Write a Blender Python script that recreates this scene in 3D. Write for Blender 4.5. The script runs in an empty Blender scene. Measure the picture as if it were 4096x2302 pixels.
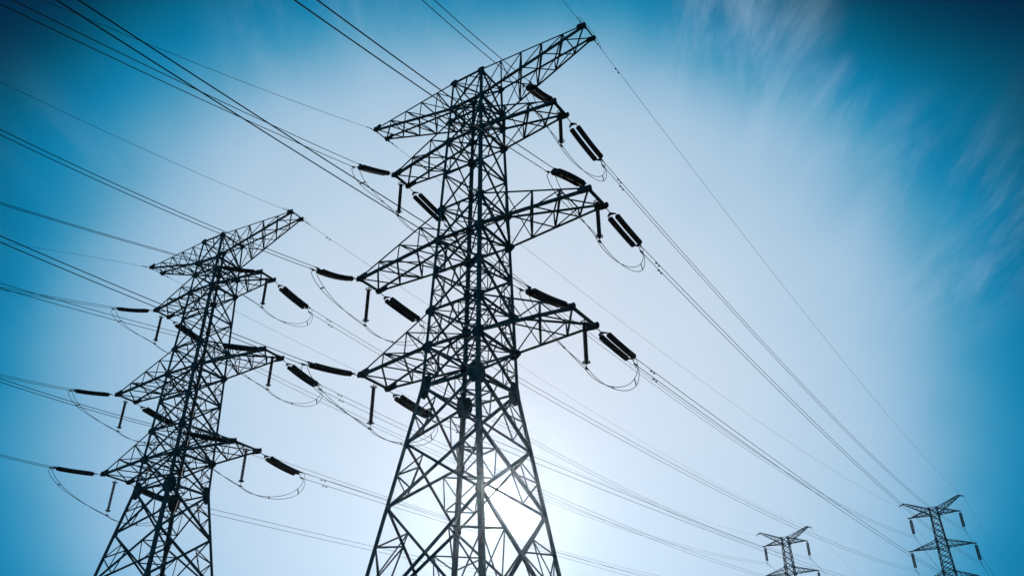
import bpy, math, random
from mathutils import Vector, Matrix
V = Vector
S = bpy.context.scene
COL = S.collection
rnd = random.Random(7)

# ------------------------------------------------------------------ camera
PITCH, ROLL = 0.5367, -0.0044
camd = bpy.data.cameras.new('camera'); cam = bpy.data.objects.new('camera', camd); COL.objects.link(cam)
camd.sensor_width = 36.0; camd.lens = 3361.6 / 4096 * 36.0; camd.clip_start = 0.1; camd.clip_end = 12000
fw = V((0, math.cos(PITCH), math.sin(PITCH))); eu = V((0, -math.sin(PITCH), math.cos(PITCH))); ex = V((1, 0, 0))
ri = ex * math.cos(ROLL) + eu * math.sin(ROLL); up = -ex * math.sin(ROLL) + eu * math.cos(ROLL)
M = Matrix((ri, up, -fw)).transposed().to_4x4(); M.translation = V((0, 0, 1.6))
cam.matrix_world = M
S.camera = cam

# ------------------------------------------------------------------ sky and sun
SUN_EL, SUN_AZ = math.radians(16.88), math.radians(-1.27)
def direction(el, az): return V((math.sin(az) * math.cos(el), math.cos(az) * math.cos(el), math.sin(el)))
SUN = direction(SUN_EL, SUN_AZ)
GLOW = direction(math.radians(22.5), math.radians(-.7))
W = bpy.data.worlds.new('World'); S.world = W; W.use_nodes = True
nt = W.node_tree; N, K = nt.nodes, nt.links
bg = N['Background']
def node(t, **kw):
    n = N.new(t)
    for k, v in kw.items(): setattr(n, k, v)
    return n
def mth(op, a, b=None, c=None):
    n = node('ShaderNodeMath', operation=op)
    for i, q in enumerate((a, b, c)):
        if q is None: continue
        if isinstance(q, (int, float)): n.inputs[i].default_value = q
        else: K.new(q, n.inputs[i])
    return n.outputs[0]
def vmt(op, a, b=None):
    n = node('ShaderNodeVectorMath', operation=op)
    for i, q in enumerate((a, b)):
        if q is None: continue
        if isinstance(q, (tuple, Vector)): n.inputs[i].default_value = tuple(q)
        else: K.new(q, n.inputs[i])
    return n.outputs['Value'] if op in ('DOT_PRODUCT', 'LENGTH') else n.outputs[0]
def ramp(fac, stops, full, mode='LINEAR'):
    n = node('ShaderNodeValToRGB'); r = n.color_ramp; r.interpolation = mode
    while len(r.elements) < len(stops): r.elements.new(0.5)
    for e, (a, c) in zip(r.elements, stops):
        e.position = a / full; e.color = (*c, 1) if isinstance(c, tuple) else (c, c, c, 1)
    K.new(fac, n.inputs[0]); return n.outputs[0]
VW = 3.3
tc = node('ShaderNodeTexCoord')
D = vmt('NORMALIZE', tc.outputs['Generated'])
nish = node('ShaderNodeTexSky', sky_type='NISHITA', sun_disc=False, sun_elevation=SUN_EL, sun_rotation=SUN_AZ)
ang = mth('MULTIPLY', mth('ARCCOSINE', mth('MINIMUM', vmt('DOT_PRODUCT', D, GLOW), 0.999999)), 180 / math.pi)
sang = mth('MULTIPLY', mth('ARCCOSINE', mth('MINIMUM', vmt('DOT_PRODUCT', D, SUN), 0.9999999)), 180 / math.pi)
SKY = [(0, (.69, .72, .77)), (5, (.675, .72, .775)), (9, (.645, .715, .79)), (16, (.55, .665, .765)), (20, (.46, .61, .73)), (23, (.375, .55, .69)), (25.5, (.26, .465, .635)),
       (27.5, (.13, .37, .53)), (29.5, (.032, .275, .455)), (31.5, (.0, .205, .385)), (33.5, (.002, .155, .285)), (35.5, (.0, .10, .17)), (37.5, (.0, .05, .088)), (40, (.0, .014, .031)),
       (46, (.0, .010, .022)), (60, (.0, .02, .045)), (80, (.002, .06, .10)), (120, (.002, .105, .155)), (180, (.002, .105, .155))]
veil = node('ShaderNodeTexNoise'); veil.noise_dimensions = '4D'; veil.inputs['W'].default_value = VW; veil.inputs['Scale'].default_value = 3.2; veil.inputs['Detail'].default_value = 3; veil.inputs['Roughness'].default_value = .55; K.new(D, veil.inputs['Vector'])
sep = node('ShaderNodeSeparateXYZ'); K.new(D, sep.inputs[0])
top = node('ShaderNodeMapRange', interpolation_type='SMOOTHSTEP'); K.new(sep.outputs[2], top.inputs[0]); top.inputs[1].default_value = .60; top.inputs[2].default_value = .82; top.inputs[4].default_value = 4.5
wav = mth('ADD', mth('ADD', ang, top.outputs[0]), mth('MULTIPLY', mth('SUBTRACT', veil.outputs[0], .5), 7.0))
base = ramp(mth('DIVIDE', wav, 180), SKY, 180, 'B_SPLINE')
# thin cirrus: noise on a plane high above, drawn out along one wind direction
sep = node('ShaderNodeSeparateXYZ'); K.new(D, sep.inputs[0])
zz = mth('MAXIMUM', sep.outputs[2], 0.06)
cp = node('ShaderNodeCombineXYZ'); K.new(mth('DIVIDE', sep.outputs[0], zz), cp.inputs[0]); K.new(mth('DIVIDE', sep.outputs[1], zz), cp.inputs[1])
mp = node('ShaderNodeMapping'); mp.inputs['Rotation'].default_value = (0, 0, math.radians(13)); mp.inputs['Scale'].default_value = (7.5, 1.7, 1); K.new(cp.outputs[0], mp.inputs[0])
n1 = node('ShaderNodeTexNoise'); n1.inputs['Scale'].default_value = 1.0; n1.inputs['Detail'].default_value = 9; n1.inputs['Roughness'].default_value = .66; n1.inputs['Distortion'].default_value = .35
K.new(mp.outputs[0], n1.inputs['Vector'])
n2 = node('ShaderNodeTexNoise'); n2.inputs['Scale'].default_value = 1.7; n2.inputs['Detail'].default_value = 2; K.new(cp.outputs[0], n2.inputs['Vector'])
def blob(el, az, a, b):
    d = vmt('DOT_PRODUCT', D, direction(math.radians(el), math.radians(az)))
    m = node('ShaderNodeMapRange', interpolation_type='SMOOTHSTEP'); K.new(d, m.inputs[0])
    m.inputs[1].default_value = math.cos(math.radians(b)); m.inputs[2].default_value = math.cos(math.radians(a)); return m.outputs[0]
wis = node('ShaderNodeMapRange', interpolation_type='SMOOTHSTEP'); K.new(n1.outputs[0], wis.inputs[0]); wis.inputs[1].default_value = .38; wis.inputs[2].default_value = .74
cov = node('ShaderNodeMapRange', interpolation_type='SMOOTHSTEP'); K.new(n2.outputs[0], cov.inputs[0]); cov.inputs[1].default_value = .35; cov.inputs[2].default_value = .7
base = vmt('MULTIPLY', base, ramp(mth('DIVIDE', sang, 30), [(0, .35), (2, .38), (3, .55), (4.2, .84), (5.5, .99), (8, 1.0), (12, 1.0), (18, 1.0)], 30))
low = node('ShaderNodeMapRange', interpolation_type='SMOOTHSTEP'); K.new(sep.outputs[2], low.inputs[0]); low.inputs[1].default_value = .30; low.inputs[2].default_value = .52
band = mth('MAXIMUM', mth('MAXIMUM', blob(46, 21.5, .5, 6.5), blob(40, 19, .5, 8.5)), mth('MAXIMUM', mth('MAXIMUM', blob(39, 25.3, .5, 5), mth('MULTIPLY', blob(31, 30, 1, 9), .5)), mth('MULTIPLY', blob(43, -13, 1, 12), .5)))
amt = mth('MULTIPLY', wis.outputs[0], mth('ADD', mth('MULTIPLY', mth('MULTIPLY', cov.outputs[0], low.outputs[0]), .10), mth('MULTIPLY', band, .45)))
mx = node('ShaderNodeMix', data_type='RGBA', blend_type='MIX'); K.new(amt, mx.inputs['Factor']); K.new(base, mx.inputs['A']); mx.inputs['B'].default_value = (.42, .58, .74, 1)
aur = ramp(mth('DIVIDE', sang, 20), [(0, 1.0), (.45, 1.0), (.8, .1), (1.2, .0), (20, 0.0)], 20)
ad = node('ShaderNodeMix', data_type='RGBA', blend_type='ADD'); ad.inputs['Factor'].default_value = 1
sc_ = vmt('MULTIPLY', aur, (7.0, 7.0, 7.0)); K.new(mx.outputs['Result'], ad.inputs['A']); K.new(sc_, ad.inputs['B'])
nb = vmt('MULTIPLY', nish.outputs[0], (.012 * .05, .07 * .05, .19 * .05))
ad2 = node('ShaderNodeMix', data_type='RGBA', blend_type='ADD'); ad2.inputs['Factor'].default_value = 1
K.new(ad.outputs['Result'], ad2.inputs['A']); K.new(nb, ad2.inputs['B'])
K.new(ad2.outputs['Result'], bg.inputs[0]); bg.inputs[1].default_value = 1.0
W.cycles.sampling_method = 'MANUAL'; W.cycles.sample_map_resolution = 1024

ld = bpy.data.lights.new('sun', 'SUN'); ld.energy = 2.2; ld.angle = math.radians(.5); ld.color = (1, .95, .88)
lo = bpy.data.objects.new('sun', ld); COL.objects.link(lo); lo.rotation_euler = SUN.to_track_quat('Z', 'Y').to_euler()
S.view_settings.view_transform = 'Standard'; S.view_settings.look = 'None'; S.view_settings.exposure = 0; S.view_settings.gamma = 1; S.view_settings.use_curve_mapping = False

# ------------------------------------------------------------------ materials
def material(name, col, col2, scale, rough, metal=0.0, bump=0.0):
    m = bpy.data.materials.new(name); m.use_nodes = True; t = m.node_tree; b = t.nodes['Principled BSDF']
    c = t.nodes.new('ShaderNodeTexCoord'); n = t.nodes.new('ShaderNodeTexNoise'); n.inputs['Scale'].default_value = scale; n.inputs['Detail'].default_value = 5
    t.links.new(c.outputs['Object'], n.inputs['Vector'])
    r = t.nodes.new('ShaderNodeValToRGB'); r.color_ramp.elements[0].position = .35; r.color_ramp.elements[1].position = .68
    r.color_ramp.elements[0].color = (*col, 1); r.color_ramp.elements[1].color = (*col2, 1)
    t.links.new(n.outputs[0], r.inputs[0]); t.links.new(r.outputs[0], b.inputs['Base Color'])
    b.inputs['Roughness'].default_value = rough; b.inputs['Metallic'].default_value = metal; b.inputs['Specular IOR Level'].default_value = .06 if rough > .65 else .15
    if bump:
        u = t.nodes.new('ShaderNodeBump'); u.inputs['Strength'].default_value = bump; t.links.new(n.outputs[0], u.inputs['Height']); t.links.new(u.outputs[0], b.inputs['Normal'])
    return m
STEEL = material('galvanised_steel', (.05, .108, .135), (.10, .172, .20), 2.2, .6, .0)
STEEL_DARK = material('weathered_fitting_steel', (.025, .055, .07), (.05, .095, .115), 6, .6)
DISC = material('brown_glazed_porcelain', (.035, .028, .03), (.06, .05, .05), 9, .8)
POLY = material('grey_silicone_rubber', (.05, .045, .05), (.09, .08, .085), 9, .6)
ALU = material('weathered_aluminium_strand', (.03, .055, .07), (.055, .085, .10), 20, .7)
GRASS = material('grassy_field', (.035, .05, .022), (.09, .085, .045), .25, .95, 0, .4)

# ------------------------------------------------------------------ mesh helpers
class MB:
    def __init__(s): s.v = []; s.f = []
    def add(s, vs, fs):
        o = len(s.v); s.v += [tuple(p) for p in vs]; s.f += [tuple(i + o for i in f) for f in fs]
    def angle(s, p, q, w, hint, t=None, flip=False):
        """an equal-leg steel angle from p to q, its heel turned towards hint"""
        p, q, hint = V(p), V(q), V(hint); d = (q - p)
        if d.length < 1e-4: return
        d.normalize(); t = t or max(.012, w * .13)
        h = hint - d * hint.dot(d)
        if h.length < 1e-3: h = d.orthogonal()
        h.normalize(); g = d.cross(h)
        a = (-h + g).normalized(); b = (-h - g).normalized()
        if flip: a, b = -h, g
        prof = [(0, 0), (w, 0), (w, t), (t, t), (t, w), (0, w)]; o = w * .28
        vs = [e + a * (x - o) + b * (y - o) for e in (p, q) for x, y in prof]
        fs = [(i, (i + 1) % 6, 6 + (i + 1) % 6, 6 + i) for i in range(6)] + [(5, 4, 3, 2, 1, 0), (6, 7, 8, 9, 10, 11)]
        s.add(vs, fs)
    def plate(s, c, ax, ay, pts, t):
        c, ax, ay = V(c), V(ax).normalized(), V(ay).normalized(); n = ax.cross(ay).normalized() * (t / 2); k = len(pts)
        vs = [c + ax * x + ay * y + m for m in (-n, n) for x, y in pts]
        fs = [tuple(reversed(range(k))), tuple(range(k, 2 * k))] + [(i, (i + 1) % k, k + (i + 1) % k, k + i) for i in range(k)]
        s.add(vs, fs)
    def tube(s, path, r, n=6, caps=True):
        path = [V(p) for p in path]; rs = r if isinstance(r, (list, tuple)) else [r] * len(path)
        u = None; vs = []
        for i, p in enumerate(path):
            d = (path[min(i + 1, len(path) - 1)] - path[max(i - 1, 0)]).normalized()
            u = d.orthogonal().normalized() if u is None else (u - d * u.dot(d)).normalized()
            w = d.cross(u)
            vs += [p + (u * math.cos(2 * math.pi * j / n) + w * math.sin(2 * math.pi * j / n)) * rs[i] for j in range(n)]
        L = len(path)
        fs = [(i * n + j, i * n + (j + 1) % n, (i + 1) * n + (j + 1) % n, (i + 1) * n + j) for i in range(L - 1) for j in range(n)]
        if caps: fs += [tuple(reversed(range(n))), tuple((L - 1) * n + j for j in range(n))]
        s.add(vs, fs)
    def ring(s, c, ax, R, r, n=18, m=6, arc=1.0):
        ax = V(ax).normalized(); u = ax.orthogonal().normalized(); w = ax.cross(u); c = V(c)
        pts = [c + (u * math.cos(2 * math.pi * arc * i / n) + w * math.sin(2 * math.pi * arc * i / n)) * R for i in range(n + 1)]
        s.tube(pts, r, m)
    def blob(s, c, ax, L, R, n=8):
        ax = V(ax).normalized(); c = V(c)
        s.tube([c + ax * (L * k) for k in (-.5, -.36, -.15, .15, .36, .5)], [R * .45, R * .85, R, R, R * .85, R * .45], n)
    def build(s, name, mat, parent=None, smooth=False):
        me = bpy.data.meshes.new(name); me.from_pydata(s.v, [], s.f); me.validate(); me.materials.append(mat)
        if smooth: me.polygons.foreach_set('use_smooth', [True] * len(me.polygons))
        o = bpy.data.objects.new(name, me); COL.objects.link(o)
        if parent is not None: o.parent = parent
        return o
def empty(name, loc=(0, 0, 0), rz=0.0):
    o = bpy.data.objects.new(name, None); o.empty_display_size = .2; COL.objects.link(o); o.location = loc; o.rotation_euler = (0, 0, rz); return o
def tag(o, label, cat, group=None):
    o['label'] = label; o['category'] = cat
    if group: o['group'] = group
    return o
kids = {}
def copy_tree(o, parent=None):
    c = o.copy(); COL.objects.link(c)
    if parent is not None: c.parent = parent
    for ch in list(o.children): copy_tree(ch, c)
    return c

# ------------------------------------------------------------------ tension tower
ZW = 19.18                                  # height of the waist
Z = dict(N3=-12.0, N2=-6.278, N1=-3.088, W=0.0, P3l=2.29, P3u=4.461, M32=6.80, P2l=9.047, P2u=11.172, M21=13.72, P1l=16.278, P1u=17.887, El=18.975, Eu=21.175)
ARM = dict(E=(8.163, .563, 21.19, 5), P1=(5.976, .670, 16.23, 3), P2=(7.955, .864, 9.011, 4), P3=(6.819, 1.121, 2.241, 3))
def halfw(z): return 1.75 + (1.098 - 1.75) * z / 21.175 if z >= 0 else 1.75 - .152 * z
def leg(sa, sb, z): w = halfw(z); return V((sa * w, sb * w, ZW + z))
CORNERS = [(-1, -1), (1, -1), (1, 1), (-1, 1)]
def tip(l, sa, sb): r, t, z, n = ARM[l]; return V((sa * r, sb * t, ZW + z))

def tension_tower():
    root = empty('transmission_tower')
    # legs, with step bolts on two of them
    for k, (sa, sb) in enumerate(CORNERS):
        m = MB(); h = (sa, sb, 0)
        m.angle(leg(sa, sb, -20.2), leg(sa, sb, 0), .225, h); m.angle(leg(sa, sb, 0), leg(sa, sb, 16.3), .185, h); m.angle(leg(sa, sb, 16.3), leg(sa, sb, 21.2), .15, h)
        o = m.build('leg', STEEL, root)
        m = MB()
        z = -17.0
        if k in (1, 3):
            i = 0
            while z < 20.8:
                p = leg(sa, sb, z) + V((sa, sb, 0)) * .03
                d = V((0, -sb, 0)) if i % 2 else V((-sa, 0, 0)); q = V((sa, 0, 0)) * .02 if i % 2 else V((0, sb, 0)) * .02
                e = d * -1
                m.tube([p, p + e * .17, p + e * .18 + V((0, 0, .045))], .011, 5)
                z += .42; i += 1
            o2 = m.build('step_bolt', STEEL_DARK, o); o2['kind'] = 'stuff'
    # X panels of the four faces
    levels = ['G', 'N3', 'N2', 'N1', 'W', 'P3l', 'P3u', 'M32', 'P2l', 'P2u', 'M21', 'P1l', 'P1u', 'El', 'Eu']
    zz = dict(Z, G=-19.0)
    for a, b in zip(levels, levels[1:]):
        z0, z1 = zz[a], zz[b]
        low = z1 <= 0.01
        w = .15 if low else (.125 if z1 < 12 else .10)
        for f in range(4):
            c0, c1 = CORNERS[f], CORNERS[(f + 1) % 4]
            nrm = V(((c0[0] + c1[0]) / 2, (c0[1] + c1[1]) / 2, 0))
            A, B, C, E_ = leg(*c0, z0), leg(*c1, z0), leg(*c0, z1), leg(*c1, z1)
            m = MB(); off = nrm * .03
            m.angle(A - off, E_ - off, w * (1.25, .95, .9, .66)[f], nrm, flip=True); m.angle(B + off * .6, C + off * .6, w * (.88, .95, .85, .85)[f], nrm, flip=True)
            X = (A + E_) / 2; wt, wb = (A - B).length, (C - E_).length; X = A + (E_ - A) * (wt / (wt + wb))
            ux = (B - A).normalized(); uz = (C - A + E_ - B).normalized(); g = .075 if low else .10
            m.plate(X, ux, uz, [(-g, -g), (g, -g), (g, g), (-g, g)], .03)
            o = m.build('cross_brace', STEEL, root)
            if z1 < 9.1:                     # light redundant members round each leg
                ws = .064 if low else .052
                fr = [.3, .68] if a in ('G', 'N3') else [.5]
                for (P0, P1, Q1, Q0, cc) in ((A, C, E_, B, c0), (B, E_, C, A, c1)):
                    m = MB()
                    # P0-P1 this leg; diagonals P0-Q1 and Q0-P1
                    d0 = lambda s: P0 + (Q1 - P0) * s
                    d1 = lambda s: P1 + (Q0 - P1) * s
                    for t in fr:
                        Mn = P0 + (P1 - P0) * t
                        q0, q1 = d0(.25), d1(.25)
                        m.angle(Mn, q0, ws, nrm); m.angle(Mn, q1, ws, nrm)
                    m.angle(d0(.25), d1(.25), ws, nrm)
                    m.build('secondary_brace', STEEL, o)
    for a, b in zip(levels[1:7], levels[2:8]):   # short corner struts joining neighbouring faces
        z0, z1 = zz[a], zz[b]
        for k, c in enumerate(CORNERS):
            cp_, cn = CORNERS[k - 1], CORNERS[(k + 1) % 4]
            for (za, zb) in ((z0, z1), (z1, z0)):
                u = leg(*c, za) + (leg(*cp_, zb) - leg(*c, za)) * .25; v = leg(*c, za) + (leg(*cn, zb) - leg(*c, za)) * .25
                m = MB(); m.angle(u, v, .058, (c[0], c[1], 0)); m.build('corner_brace', STEEL, root)
    # horizontal frames with plan bracing
    for l in ('W', 'P3l', 'P3u', 'M32', 'P2l', 'P2u', 'M21', 'P1l', 'P1u', 'El', 'Eu'):
        z = Z[l]; m = MB(); w = .13 if l[-1] == 'l' or l == 'W' else .10
        p = [leg(*c, z) for c in CORNERS]
        for k in range(4):
            q = (p[k] + p[(k + 1) % 4]) / 2 - V((0, 0, ZW + z)); q.z = 0
            m.angle(p[k], p[(k + 1) % 4], w, q + V((0, 0, -1)))
        if l not in ('M21',):
            mid = [(p[k] + p[(k + 1) % 4]) / 2 for k in range(4)]
            for k in range(4): m.angle(mid[k] + V((0, 0, .03)), mid[(k + 1) % 4] + V((0, 0, .03)), .06, (0, 0, -1))
            if l[-1] in 'lu':
                m.angle(p[0] + V((0, 0, .06)), p[2] + V((0, 0, .06)), .06, (0, 0, -1)); m.angle(p[1] + V((0, 0, .09)), p[3] + V((0, 0, .09)), .06, (0, 0, -1))
        m.build('horizontal_frame', STEEL, root)
    # gusset plates at the leg joints
    for l, s_ in (('N3', .36), ('N2', .34), ('N1', .34), ('W', .70), ('P3l', .50), ('P3u', .46), ('M32', .40), ('P2l', .48), ('P2u', .42), ('M21', .30), ('P1l', .44), ('P1u', .38), ('El', .38), ('Eu', .38)):
        for sa, sb in CORNERS:
            m = MB(); s = s_ * 1.12; p = leg(sa, sb, Z[l]); up_ = (leg(sa, sb, Z[l] + .5) - leg(sa, sb, Z[l] - .5)).normalized()
            armlev = l[0] in 'PE'
            for (ax, out, n_) in ((V((-sa, 0, 0)), armlev, V((0, sb, 0))), (V((0, -sb, 0)), False, V((sa, 0, 0)))):
                e = s * (.6 if out else .14)
                h = s * (.75 if l == 'W' else .52)
                pts = [(-e, -h * .35), (-e * .2, -h), (s * .45, -h), (s * .72, -h * .35), (s * .72, h * .35), (s * .45, h), (-e * .2, h), (-e, h * .35)]
                m.plate(p + n_ * .022, ax, up_, pts, .022)
            m.build('gusset_plate', STEEL_DARK, root)
    # cross arms
    for l, (r, t, zt, n) in ARM.items():
        zu, zl = Z[l + 'u'], Z[l + 'l']
        for sa in (-1, 1):
            m = MB(); ch = []
            T = {sb: tip(l, sa, sb) for sb in (-1, 1)}
            U = lambda sb, s: leg(sa, sb, zu) * (1 - s) + (T[sb] + V((0, 0, .05))) * s
            Lw = lambda sb, s: leg(sa, sb, zl) * (1 - s) + (T[sb] - V((0, 0, .05))) * s
            wb = .07 if l != 'E' else .062
            for i in range(1, n):
                s, s0, s2 = i / n, (i - 1) / n, (i + 1) / n
                for sb in (-1, 1):
                    m.angle(U(sb, s), Lw(sb, s), wb, (0, sb, 0)); m.angle(U(sb, s), Lw(sb, s0), wb, (0, sb, 0))
                m.angle(Lw(-1, s), Lw(1, s0), wb * 1.15, (0, 0, -1)); m.angle(Lw(-1, s), Lw(1, s2), wb * 1.15, (0, 0, -1))
                m.angle(U(-1, s), U(1, s0), wb, (0, 0, 1))
                m.angle(U(1, s), U(-1, s2) if i < n - 1 else U(-1, s), wb, (0, 0, 1))
                m.angle(U(-1, s), Lw(1, s0) if i > 1 else Lw(1, s), wb * .8, (sa, 0, 0))
            m.angle(T[-1], Lw(1, (n - 1) / n), wb * 1.15, (0, 0, -1))
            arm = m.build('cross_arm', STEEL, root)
            for sb in (-1, 1):
                c = MB(); c.angle(U(sb, 0), U(sb, 1), .10 if l != 'E' else .09, (0, sb, 1)); c.build('upper_chord', STEEL, arm)
                c = MB(); c.angle(Lw(sb, 0), Lw(sb, 1), .15 if l != 'E' else .125, (0, sb, -1)); c.build('lower_chord', STEEL, arm)
                c = MB(); g = .34 if l != 'E' else .25; p = T[sb]; o = V((sa, 0, 0))
                dl = (Lw(sb, 1) - Lw(sb, 0)).normalized()
                c.plate(p + V((0, sb * .05, 0)), o, (0, 0, 1), [(-g * 1.9, -.13), (-.05, -.21), (g * .55, -.16), (g * .66, .02), (g * .42, .2), (-.05, .19), (-g * 1.4, .3), (-g * 1.9, .18)], .03)
                c.plate(p + V((0, 0, -.07)), o, (0, 1, 0), [(-g * 1.5, -.09), (-.05, -.15), (g * .45, -.15), (g * .55, 0), (g * .45, .15), (-.05, .15), (-g * 1.5, .09)], .025)
                c.plate(p + V((0, 0, -.05)), (0, 1, 0), (0, 0, 1), [(-.2, -.1), (.2, -.1), (.2, .14), (-.2, .14)], .03)
                c.build('tip_plate', STEEL_DARK, arm)
            c = MB(); hh = V((0, 0, -.03))
            c.angle(T[-1] + hh + V((sa * .05, 0, 0)), T[1] + hh + V((sa * .05, 0, 0)), .095 if l != 'E' else .07, (sa, 0, -1))
            if l != 'E': c.angle(T[-1] + hh - V((sa * .07, 0, 0)), T[1] + hh - V((sa * .07, 0, 0)), .075, (-sa, 0, -1))
            c.build('crossbeam', STEEL, arm)
    return root

# poses: x, y, waist lift, yaw
POSE = dict(a=(-2.1579, 39.8381, 0.0, -.5881), b=(-24.1873, 58.6195, .492, -.5238))
TA = tension_tower(); TB = copy_tree(TA)
for o, k in ((TA, 'a'), (TB, 'b')):
    x, y, dz, yaw = POSE[k]; o.location = (x, y, dz); o.rotation_euler = (0, 0, yaw)
tag(TA, 'tallest dark steel lattice pylon in the middle with the sun behind its lower body', 'pylon', 'steel lattice pylons')
tag(TB, 'second large lattice pylon with six arms, standing behind and left of the tallest one', 'pylon', 'steel lattice pylons')
def world(k, p):
    x, y, dz, yaw = POSE[k]; c, s = math.cos(yaw), math.sin(yaw); p = V(p)
    return V((x + p.x * c - p.y * s, y + p.x * s + p.y * c, dz + p.z))
def wtip(k, l, side, e): return world(k, tip(l, -1 if side == 'L' else 1, -1 if e == 'N' else 1))

# ------------------------------------------------------------------ distant suspension towers
SP = dict(wt=.775, ws=-.027, zT=1.321, zQ=0.0, z2u=-5.048, z2l=-6.462, z3u=-11.101, z3l=-12.45, r1=4.688, r2=5.904, r3=4.774, re=6.113, z1=.025, z2=-6.475, z3=-12.433, ze=2.831)
SPOSE = dict(d=(85.339, 169.84, 48.861, -.602), c=(60.861, 190.489, 48.286, -.539))
HQ = 48.861
def shw(z): return SP['wt'] + SP['ws'] * z if z > -16 else SP['wt'] + SP['ws'] * -16 + .085 * (-16 - z)
def sleg(sa, sb, z): w = shw(z); return V((sa * w, sb * w * .95, HQ + z))
def stip(l, sa):
    if l == 'E': return V((sa * SP['re'], 0, HQ + SP['ze']))
    i = l[1]; return V((sa * SP['r' + i], 0, HQ + SP['z' + i]))
def suspension_tower():
    root = empty('transmission_tower'); w = .165
    for sa, sb in CORNERS:
        m = MB(); m.angle(sleg(sa, sb, -49.5), sleg(sa, sb, -16), .21, (sa, sb, 0)); m.angle(sleg(sa, sb, -16), sleg(sa, sb, 1.35), w, (sa, sb, 0))
        z = 1.0
        for z in (1.3, 0, -5.05, -6.46, -11.1, -12.45):
            m.plate(sleg(sa, sb, z) + V((0, sb * .02, 0)), (1, 0, 0), (0, 0, 1), [(-.2, -.16), (.2, -.16), (.24, 0), (.2, .16), (-.2, .16), (-.24, 0)], .02)
        m.build('leg', STEEL, root)
    lv = [1.32, 0.0] + [-.0 - 5.05 * k / 4 for k in (1, 2, 3, 4)] + [-6.46] + [-6.46 - 4.64 * k / 4 for k in (1, 2, 3, 4)] + [-12.45, -14.2, -16, -19, -22.5, -26.5, -31, -36, -42, -48.8]
    for f in range(4):
        c0, c1 = CORNERS[f], CORNERS[(f + 1) % 4]; n = V(((c0[0] + c1[0]) / 2, (c0[1] + c1[1]) / 2, 0)); m = MB()
        for z1, z0 in zip(lv, lv[1:]):
            m.angle(sleg(*c0, z0), sleg(*c1, z1), .095, n); m.angle(sleg(*c1, z0), sleg(*c0, z1), .095, n)
        for z in (1.32, 0, -5.05, -6.46, -11.1, -12.45): m.angle(sleg(*c0, z), sleg(*c1, z), .10, n)
        m.build('face_bracing', STEEL, root)
    for l, zu, zl, n in (('P1', 1.32, 0, 4), ('P2', -5.05, -6.46, 5), ('P3', -11.1, -12.45, 4)):
        for sa in (-1, 1):
            T = stip(l, sa); m = MB(); tp = {sb: T + V((-sa * .1, sb * .06, .03)) for sb in (-1, 1)}
            U = lambda sb, s: sleg(sa, sb, zu) * (1 - s) + (tp[sb] + V((0, 0, .06))) * s
            L = lambda sb, s: sleg(sa, sb, zl) * (1 - s) + tp[sb] * s
            for sb in (-1, 1):
                m.angle(U(sb, 0), U(sb, 1), .12, (0, sb, 1)); m.angle(L(sb, 0), L(sb, 1), .125, (0, sb, -1))
                for i in range(1, n): m.angle(U(sb, i / n), L(sb, i / n), .062, (0, sb, 0)); m.angle(U(sb, i / n), L(sb, (i - 1) / n), .062, (0, sb, 0))
            for i in range(1, n):
                m.angle(L(-1, i / n), L(1, (i - 1) / n), .062, (0, 0, -1)); m.angle(L(1, i / n), L(-1, (i - 1) / n), .062, (0, 0, -1)); m.angle(U(-1, i / n), U(1, (i - 1) / n), .062, (0, 0, 1))
            m.plate(T, (1, 0, 0), (0, 0, 1), [(-.5, -.03), (.1, -.14), (.22, -.03), (.1, .1), (-.5, .17)], .16)
            m.build('cross_arm', STEEL, root)
    for sa in (-1, 1):
        T = stip('E', sa); m = MB(); E0 = {sb: T + V((-sa * .9, sb * .17, .34)) for sb in (-1, 1)}; E1 = {sb: T + V((-sa * .75, sb * .17, .08)) for sb in (-1, 1)}
        U = lambda sb, s: sleg(sa, sb, 1.32) * (1 - s) + E0[sb] * s
        L = lambda sb, s: sleg(sa, sb, 0) * (1 - s) + E1[sb] * s
        n = 6
        for sb in (-1, 1):
            m.angle(U(sb, 0), U(sb, 1), .12, (0, sb, 1)); m.angle(L(sb, 0), L(sb, 1), .12, (0, sb, -1)); m.angle(E0[sb], T, .10, (0, sb, 1)); m.angle(E1[sb], T, .10, (0, sb, -1)); m.angle(E0[sb], E1[sb], .10, (sa, 0, 0))
            for i in range(2, n): m.angle(U(sb, i / n), L(sb, i / n), .062, (0, sb, 0)); m.angle(U(sb, (i - 1) / n), L(sb, i / n), .062, (0, sb, 0))
        m.angle(E0[-1], E0[1], .08, (0, 0, 1)); m.angle(E1[-1], E1[1], .08, (0, 0, -1))
        for i in range(1, n):
            m.angle(U(-1, i / n), U(1, (i - 1) / n), .062, (0, 0, 1)); m.angle(L(-1, i / n), L(1, (i - 1) / n), .062, (0, 0, -1))
        c = U(-1, .8); c2 = U(1, .8); m.plate((c + c2) / 2, (E0[1] - U(1, 0)).normalized(), (0, 1, 0), [(-.3, -.22), (.3, -.2), (.3, .2), (-.3, .22)], .03)
        m.plate(T, (1, 0, 0), (0, 0, 1), [(-.16, -.09), (.1, -.1), (.1, .06), (-.16, .08)], .1)
        m.build('earth_wire_peak', STEEL, root)
    return root
TD = suspension_tower(); TC = copy_tree(TD)
for o, k in ((TD, 'd'), (TC, 'c')):
    x, y, z, yaw = SPOSE[k]; o.location = (x, y, z - HQ); o.rotation_euler = (0, 0, yaw)
tag(TD, 'slim distant pylon with raised horns near the right edge, larger of the two far pylons', 'pylon', 'steel lattice pylons')
tag(TC, 'smallest and lowest distant pylon with raised horns, left of the other far one', 'pylon', 'steel lattice pylons')
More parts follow.
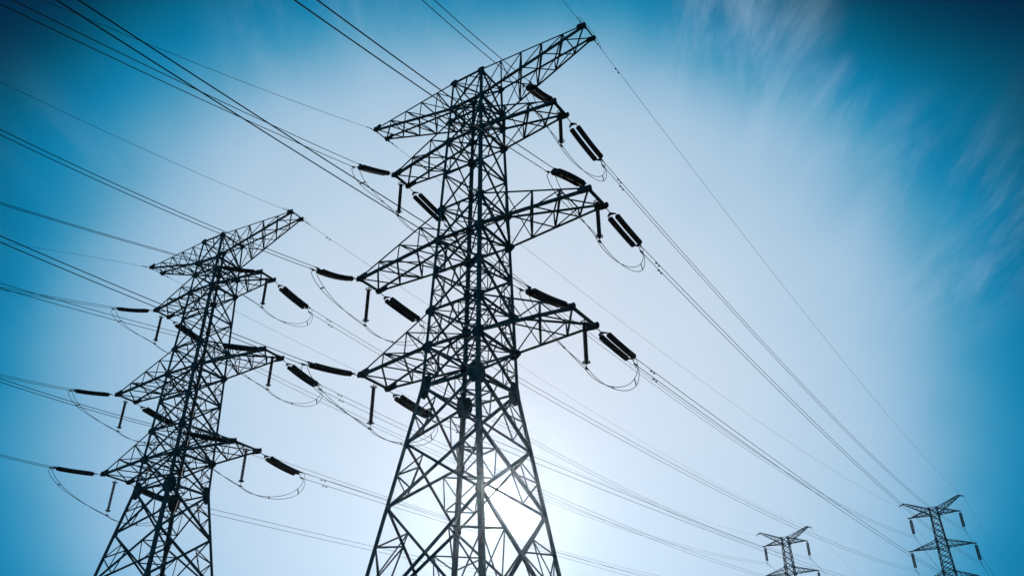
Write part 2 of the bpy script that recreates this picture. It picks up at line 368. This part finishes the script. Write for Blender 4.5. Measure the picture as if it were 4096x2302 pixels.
def wstip(k, l, side, drop=0.0):
    x, y, z, yaw = SPOSE[k]; p = stip(l, -1 if side == 'L' else 1); c, s = math.cos(yaw), math.sin(yaw)
    return V((x + p.x * c, y + p.x * s, z - HQ + p.z - drop))

# ------------------------------------------------------------------ words for the labels
TW = dict(a="middle pylon's", b="left pylon's"); LV = dict(P1='top', P2='middle', P3='bottom', E='crest'); SD = dict(L='left', R='right')
FAR = dict(a='d', b='c'); FW = dict(d="right-edge far pylon's", c="smallest far pylon's")
FT = dict(d='right-edge far pylon', c='smallest far pylon')

# start offsets of the near conductors from the arm tip, heading, slope, curvature, spacing
NEAR = {
    ('a', 'P1', 'R'): ((-1.663, -3.620, -2.093), -0.5194, -0.3387, 0.00530, -0.41),
    ('a', 'P2', 'R'): ((-2.148, -3.593, -1.652), -0.3402, -0.5230, 0.00104, -0.41),
    ('a', 'P3', 'R'): ((-2.415, -3.647, -1.060), -0.5459, -0.1493, 0.00078, -0.41),
    ('a', 'P1', 'L'): ((-1.737, -3.577, -2.106), -0.3656, -0.4548, 0.00120, -0.51),
    ('a', 'P2', 'L'): ((-1.825, -3.792, -1.593), -0.6206, -0.1777, 0.00357, -0.33),
    ('a', 'P3', 'L'): ((-2.215, -3.771, -1.060), -0.4533, -0.1625, 0.00145, -0.41),
    ('a', 'E', 'R'): ((0.000, 0.000, 0.000), -0.5000, -0.2791, 0.00500, 0.40),
    ('a', 'E', 'L'): ((0.000, 0.000, 0.000), -0.5033, -0.4856, 0.00202, 0.40),
    ('b', 'P1', 'R'): ((-1.846, -3.677, -1.822), -0.4009, -0.3514, 0.00129, 0.19),
    ('b', 'P2', 'R'): ((-1.754, -3.824, -1.598), -0.4680, -0.2483, 0.00173, 0.58),
    ('b', 'P3', 'R'): ((-1.832, -3.995, -0.967), -0.4394, -0.1655, 0.00382, 0.43),
    ('b', 'P1', 'L'): ((-1.463, -3.803, -1.910), -0.4696, -0.3414, 0.00215, 0.43),
    ('b', 'P2', 'L'): ((-1.523, -4.011, -1.357), -0.4264, -0.2351, 0.00560, 0.41),
    ('b', 'P3', 'L'): ((-1.736, -4.066, -0.840), -0.4194, -0.1190, 0.00464, 0.37),
    ('b', 'E', 'R'): ((0.000, 0.000, 0.000), -0.4442, -0.3228, 0.00178, 0.40),
    ('b', 'E', 'L'): ((0.000, 0.000, 0.000), -0.4208, -0.3762, -0.00211, 0.40),
}
FARS = {('a', 'P1', 'R'): (2.486, 3.542, -.798), ('a', 'P2', 'R'): (2.411, 3.657, -.413), ('a', 'P3', 'R'): (2.460, 3.639, -.256), ('a', 'P1', 'L'): (2.269, 3.745, -.428),
        ('a', 'P2', 'L'): (2.388, 3.681, -.332), ('a', 'P3', 'L'): (2.473, 3.616, -.413), ('b', 'P1', 'R'): (2.213, 3.735, -.719), ('b', 'P2', 'R'): (2.163, 3.776, -.654),
        ('b', 'P3', 'R'): (2.332, 3.687, -.574), ('b', 'P1', 'L'): (2.25, 3.73, -.70), ('b', 'P2', 'L'): (2.25, 3.75, -.6), ('b', 'P3', 'L'): (2.3, 3.70, -.5)}
SAG = dict(P1=.0006, P2=.00042, P3=.0002, E=.0004)

# ------------------------------------------------------------------ insulators, jumpers and conductors
def hang(p, q, s_end, n):
    """points on a heavy string from p to q whose slope at q is s_end"""
    d = q - p; h = math.hypot(d.x, d.y); ch = d.z / h; c = (s_end - ch) / h
    s0 = ch - c * h
    return [V((p.x + d.x * t, p.y + d.y * t, p.z + s0 * h * t + c * (h * t) ** 2)) for t in [i / (n - 1) for i in range(n)]]
def along(path, dist):
    for a, b in zip(path, path[1:]):
        l = (b - a).length
        if dist <= l: return a + (b - a) * (dist / l), (b - a).normalized()
        dist -= l
    return path[-1] + (path[-1] - path[-2]).normalized() * dist, (path[-1] - path[-2]).normalized()
def discs(m, path, s0, s1, R, pitch, n=14):
    """one string of cap-and-pin discs along the path between two distances"""
    k = max(2, int(round((s1 - s0) / pitch)))
    for i in range(k):
        p, d = along(path, s0 + (s1 - s0) * (i + .5) / k); h = (s1 - s0) / k
        m.tube([p + d * (h * x) for x in (-.5, -.45, -.40, .02, .22, .30, .5)], [.05, .06, R * .95, R, R * .95, .07, .05], n, False)
def tension_string(T, l, side, e, end, s_end, twin):
    """twin disc strings with yokes and clamps from arm tip to where the conductors begin; returns the two conductor starts"""
    t0 = wtip(T, l, side, e); d2 = V((end.x - t0.x, end.y - t0.y, 0)).normalized(); nrm = V((d2.y, -d2.x, 0))
    t0 = t0 + d2 * .16 - V((0, 0, .08)); path = hang(t0, end, s_end, 40)
    tot = sum((b - a).length for a, b in zip(path, path[1:]))
    root = empty('tension_insulator', t0); sh = [p - t0 for p in path]
    sa, sb = .86, tot - .62
    m = MB()                                                        # links from the tip to the first yoke
    for q in range(4):
        c, d = along(sh, .07 + q * .115); u = nrm if q % 2 else d.cross(nrm)
        m.tube([c - d * .06, c - d * .03 + u * .03, c + d * .03 + u * .03, c + d * .06, c + d * .03 - u * .03, c - d * .03 - u * .03, c - d * .06], .013, 5)
    m.build('shackle_chain', STEEL_DARK, root)
    for (s, sg) in ((.5, 1), (tot - .46, -1)):
        m = MB(); c, d = along(sh, s); w = .23
        m.plate(c, nrm, d, [(-.05, -.07 * sg), (.05, -.07 * sg), (w + .04, .12 * sg), (w, .20 * sg), (.10, .13 * sg), (-.10, .13 * sg), (-w, .20 * sg), (-w - .04, .12 * sg)], .03)
        for x in (-w, w): m.tube([c + nrm * x + d * (.13 * sg), c + nrm * x * .98 + d * (.36 * sg)], .02, 6)
        m.build('yoke_plate', STEEL_DARK, root)
    sx, tl = (.15, .3) if twin[0] == 'h' else (.215, 0)
    for x in (-sx, sx):
        m = MB(); ps = [p + nrm * x + V((0, 0, tl * x)) for p in sh]; discs(m, ps, sa, sb, .16, .14)
        m.build('disc_string', DISC, root, True)
    outs = []
    c, d = along(sh, tot - .38)
    for k in (0, 1):
        if twin[0] == 'h': st = end + nrm * twin[1] * (k - .5); root_pt = c + nrm * .12 * (k - .5) * (1 if twin[1] > 0 else -1)
        else: st = end + V((0, 0, twin[1] * (k - .5))) + d2 * (.1 if k else -.02); root_pt = c + V((0, 0, .12 * (k - .5)))
        loc = st - t0; m = MB(); dd = V((d2.x, d2.y, s_end)).normalized()
        m.tube([root_pt, loc - dd * .30], .022, 6); m.blob(loc - dd * .18, dd, .34, .055)
        m.tube([loc - dd * .05, loc + dd * .16], .026, 6)
        g = dd.cross(nrm); g = -g if g.z > 0 else g
        m.tube([loc - dd * .05, loc - dd * .10 + g * .07, loc - dd * .10 + g * .16], .02, 6)
        m.build('strain_clamp', STEEL_DARK, root); outs.append(st)
    return root, outs
def bez(a, b, c, d, n):
    return [a * (1 - t) ** 3 + b * 3 * t * (1 - t) ** 2 + c * 3 * t * t * (1 - t) + d * t ** 3 for t in [i / (n - 1) for i in range(n)]]
def damper(parent, p, d, base):
    m = MB(); g = V((0, 0, -1)); g = (g - d * g.dot(d)).normalized(); c = p - base
    m.tube([c, c + g * .085], .016, 5); m.tube([c + g * .085 - d * .19, c + g * .095, c + g * .085 + d * .19], .009, 5)
    for s in (-1, 1): m.blob(c + g * .10 + d * (.2 * s), d, .15, .045, 6)
    m.build('vibration_damper', STEEL_DARK, parent)
def wire(name, pts, r, label, cat, group, n=6):
    base = pts[0]; m = MB(); m.tube([p - base for p in pts], r, n)
    o = m.build(name, ALU, None, True); o.location = base; return tag(o, label, cat, group)

R_COND, R_EARTH = .0185, .0115
for T in 'ab':
    for l in ('P1', 'P2', 'P3'):
        for side in 'LR':
            key = (T, l, side); arm = f"{TW[T]} {LV[l]} {SD[side]} arm"
            off, ph, s, k, sep = NEAR[key]
            ne = wtip(T, l, side, 'N') + V(off); dn = V((math.sin(ph), -math.cos(ph), 0)); perp = V((dn.y, -dn.x, 0))
            dd = ne - wtip(T, l, side, 'N'); pn = None
            o, ns = tension_string(T, l, side, 'N', ne, s, ('h', sep))
            tag(o, f"double insulator string reaching toward the viewer from the {arm}", 'insulator', 'strain insulators of the two large pylons')
            fe = wtip(T, l, side, 'F') + V(FARS[key])
            ft = wstip(FAR[T], l, side, 3.72); g = ft - fe; h = math.hypot(g.x, g.y); s0 = g.z / h - SAG[l] * h
            o, fs = tension_string(T, l, side, 'F', fe, s0 - .02, ('v', -.4))
            tag(o, f"double insulator string on the far side of the {arm}", 'insulator', 'strain insulators of the two large pylons')
            # near conductors
            for i in (0, 1):
                a = ns[i]; pts = []; t = 0.0
                while t < 75:
                    c0 = ne + perp * sep * (i - .5)
                    q = V((c0.x + dn.x * t, c0.y + dn.y * t, c0.z + s * t + k * t * t))
                    if t == 0: q = a
                    if q.y < -8: break
                    pts.append(q); t += 1.0
                hi = (i == 1) if T == 'a' else (i == 0)
                wire('conductor', pts, R_COND, f"{'upper' if hi else 'lower'} wire of the pair coming overhead from the {arm}", 'power line', 'conductors running toward the viewer')
            # far conductors
            for i in (0, 1):
                a = fs[i]; b = ft + V((0, 0, -.4 * (i - .5))); g = b - a; hh = math.hypot(g.x, g.y); pts = []
                for j in range(65):
                    t = (j / 64) ** 1.3; q = a + g * t; q.z -= SAG[l] * hh * hh * t * (1 - t); pts.append(q)
                o = wire('conductor', pts, R_COND, f"{'upper' if i == 0 else 'lower'} twin wire from the {arm} to the {FT[FAR[T]]}", 'power line', 'conductors between the large and the far pylons')
                for dist in (2.15,):
                    p, d = along(pts, dist + .1 * i); damper(o, p, d, a)
            # jumper insulator under the crossbeam
            mid = (wtip(T, l, side, 'N') + wtip(T, l, side, 'F')) / 2 - V((0, 0, .1))
            root = empty('jumper_insulator', mid); m = MB(); dz = V((0, 0, -1))
            m.tube([V((0, 0, 0)), dz * .3], .02, 6); m.build('end_fitting', STEEL_DARK, root); m = MB(); m.tube([dz * 2.38, dz * 2.66], .02, 6); m.build('end_fitting', STEEL_DARK, root)
            m = MB(); zz_ = .26
            m.tube([dz * .25, dz * 2.4], .04, 8)
            i = 0
            while zz_ < 2.38:
                R = .11
                m.tube([dz * zz_, dz * (zz_ + .012), dz * (zz_ + .04), dz * (zz_ + .055)], [.045, R, R, .045], 14, False); zz_ += .096; i += 1
            m.build('shed_rod', POLY, root, True)
            for z0 in (.22, 2.38):
                m = MB(); m.ring(dz * z0, (0, 0, 1), .175, .025, 20, 6); m.tube([dz * z0 + V((-.175, 0, 0)), dz * z0 + V((.175, 0, 0))], .016, 5); m.build('grading_ring', STEEL_DARK, root)
            m = MB(); fd = (fe - wtip(T, l, side, 'F')); fd.z = 0; fd.normalize()
            m.blob(dz * 2.71, fd, .3, .05, 6); m.build('suspension_clamp', STEEL_DARK, root)
            tag(root, f"thin ribbed insulator hanging straight down below the {arm} tip", 'insulator', 'jumper insulators of the two large pylons')
            J = mid + dz * 2.74; fp = V((fd.y, -fd.x, 0))
            cab = []
            for i in (0, 1):
                jj = J + fp * (.07 * (1 if i else -1)) + V((0, 0, .0))
                a = ns[1 - i if sep < 0 else i] + V((0, 0, -.16)) ; b = fs[i] + fd * (.18) + V((0, 0, -.05))
                p1 = bez(a, a + V((0, 0, -1.15)) - dn * .55, jj + dn * 1.25 + V((0, 0, .12)), jj, 20)
                lo_ = .55
                p2 = bez(jj, jj + fd * 1.5 + V((0, 0, -.7)), b + V((0, 0, -1.9)) + fd * .35, b, 22)
                cab.append(p1 + p2[1:])
            for i in (0, 1):
                o = wire('jumper_cable', cab[i], R_COND * .92, f"{'outer' if i else 'inner'} strand of the slack loop below the {arm}", 'jumper cable', 'slack jumper loops of the two large pylons')
                if i == 0:
                    for idx in (5, 12, 27, 35):
                        m = MB(); p, q = cab[0][idx] - cab[0][0], cab[1][idx] - cab[0][0]; d = (cab[0][idx + 1] - cab[0][idx - 1]).normalized(); u = (q - p).normalized()
                        L = (q - p).length
                        m.plate((p + q) / 2, u, d, [(-L / 2 - .03, -.035), (L / 2 + .03, -.035), (L / 2 + .03, .035), (-L / 2 - .03, .035)], .03); m.build('spacer', STEEL_DARK, o)
    # earth wires over the crest
    for side in 'LR':
        arm = f"{TW[T]} crest {SD[side]} tip"
        off, ph, s, k, sep = NEAR[(T, 'E', side)]; n0 = wtip(T, 'E', side, 'N'); f0 = wtip(T, 'E', side, 'F')
        dn = V((math.sin(ph), -math.cos(ph), 0)); pts = []; t = .12
        while t < 75:
            q = V((n0.x + dn.x * t, n0.y + dn.y * t, n0.z - .06 + s * t + k * t * t))
            if q.y < -8: break
            pts.append(q); t += .6 if t < 3 else 1.2
        def fittings(o, pts):
            m = MB()
            for dist, L, R in ((.16, .2, .035), (.45, .22, .042), (.8, .35, .022)):
                p, d = along(pts, dist); m.blob(p - pts[0], d, L, R, 6)
            m.build('strain_clamp', STEEL_DARK, o)
        o = wire('earth_wire', pts, R_EARTH, f"thin single wire coming overhead from the {arm}", 'power line', 'thin earth wires'); fittings(o, pts)
        b = wstip(FAR[T], 'E', side, .35); a = f0 + (b - f0).normalized() * .12 - V((0, 0, .06)); g = b - a; hh = math.hypot(g.x, g.y); pf = []
        for j in range(65):
            t = (j / 64) ** 1.3; q = a + g * t; q.z -= SAG['E'] * hh * hh * t * (1 - t); pf.append(q)
        o = wire('earth_wire', pf, R_EARTH, f"thin single wire from the {arm} to the {FT[FAR[T]]}", 'power line', 'thin earth wires'); fittings(o, pf)
        for dist in (3.0,): p, d = along(pf, dist); damper(o, p, d, a)
        c1, _ = along(pts, .95); c2, _ = along(pf, .75); outw = (n0 + f0) / 2 - world(T, (0, 0, ZW + 21)); outw.z = 0; outw.normalize()
        lp = bez(c1, c1 + V((0, 0, .35)) + outw * .1, c2 + V((0, 0, .2)) + outw * .25, c2, 24)
        wire('earth_wire_loop', lp, R_EARTH, f"small bowed wire loop above the {arm}", 'jumper cable', 'small earth wire loops')

# ------------------------------------------------------------------ strings and onward spans at the far pylons
for k in 'dc':
    lines = [('P1', 'L'), ('P1', 'R')] + ([('P2', 'L'), ('P2', 'R')] if k == 'd' else [('P2', 'R')])
    hd = V((math.sin(-SPOSE[k][3]), math.cos(SPOSE[k][3]), 0))
    src = POSE['a' if k == 'd' else 'b']; hd = V((SPOSE[k][0] - src[0], SPOSE[k][1] - src[1], 0)).normalized()
    across = V((hd.y, -hd.x, 0))
    for l, side in lines:
        t0 = wstip(k, l, side, .05); root = empty('suspension_insulator', t0); dz = V((0, 0, -1))
        m = MB(); m.tube([V((0, 0, 0)), dz * .26], .03, 6); m.plate(dz * .3, across, (0, 0, 1), [(-.2, -.1), (.2, -.1), (.05, .1), (-.05, .1)], .04); m.build('end_fitting', STEEL_DARK, root); m = MB(); m.tube([dz * 3.1, dz * 3.5], .03, 6); m.build('end_fitting', STEEL_DARK, root)
        for x in (-.15, .15): m = MB(); discs(m, [across * x, across * x + dz * 4], .38, 3.12, .15, .146, 10); m.build('disc_string', DISC, root, True)
        m = MB()
        for zz_ in (3.46, 3.86): m.blob(dz * zz_, hd, .5, .07, 6)
        m.plate(dz * 3.62, hd, (0, 0, 1), [(-.05, -.26), (.05, -.26), (.12, .2), (-.12, .2)], .03); m.build('suspension_clamp', STEEL_DARK, root)
        armk = f"{FW[k]} {LV[l]} {SD[side]} arm"
        tag(root, f"slim dark insulator hanging from the {armk}", 'insulator', 'suspension insulators of the far pylons')
        for i in (0, 1):
            a = wstip(k, l, side, 3.52 + .4 * i); b = a + hd * 190 + V((0, 0, -4)); g = b - a; pts = []
            for j in range(41):
                t = j / 40; q = a + g * t; q.z -= .00055 * 190 * 190 * t * (1 - t); pts.append(q)
            o = wire('conductor', pts, R_COND, f"{'upper' if i == 0 else 'lower'} wire of the pair leading away beyond the {armk}", 'power line', 'conductors beyond the far pylons')
            p, d = along(pts, 1.6); damper(o, p, d, a)
    for side in 'LR':
        a = wstip(k, 'E', side, .35); b = a + hd * 190 + V((0, 0, -4)); g = b - a; pts = []
        for j in range(41):
            t = j / 40; q = a + g * t; q.z -= .0004 * 190 * 190 * t * (1 - t); pts.append(q)
        o = wire('earth_wire', pts, R_EARTH, f"thin single wire leading away beyond the {FW[k]} {SD[side]} horn", 'power line', 'thin earth wires')
        m = MB(); m.tube([V((0, 0, .33)), V((0, 0, 0))], .03, 6); m.blob(V((0, 0, 0)), hd, .3, .05, 6); m.build('suspension_clamp', STEEL_DARK, o)

# ------------------------------------------------------------------ ground and air
m = MB(); n = 40; R = 1800.0
vs = [(x * R * 2 / n - R, y * R * 2 / n - R, 0) for y in range(n + 1) for x in range(n + 1)]
m.add(vs, [(y * (n + 1) + x, y * (n + 1) + x + 1, (y + 1) * (n + 1) + x + 1, (y + 1) * (n + 1) + x) for y in range(n) for x in range(n)])
g = m.build('ground', GRASS); g['kind'] = 'structure'
m = MB(); q = 1810.0
m.add([(x, y, z) for z in (-1.0, 53.0) for x, y in ((-q, -q), (q, -q), (q, q), (-q, q))], [(3, 2, 1, 0), (4, 5, 6, 7), (0, 1, 5, 4), (1, 2, 6, 5), (2, 3, 7, 6), (3, 0, 4, 7)])
hm = bpy.data.materials.new('pale_air'); hm.use_nodes = True; t = hm.node_tree; t.nodes.clear()
ov = t.nodes.new('ShaderNodeOutputMaterial'); pv = t.nodes.new('ShaderNodeVolumePrincipled'); t.links.new(pv.outputs[0], ov.inputs['Volume'])
pv.inputs['Color'].default_value = (.76, .87, 1, 1); pv.inputs['Density'].default_value = .0001; pv.inputs['Anisotropy'].default_value = .95
hz = m.build('haze', hm); hz['kind'] = 'stuff'
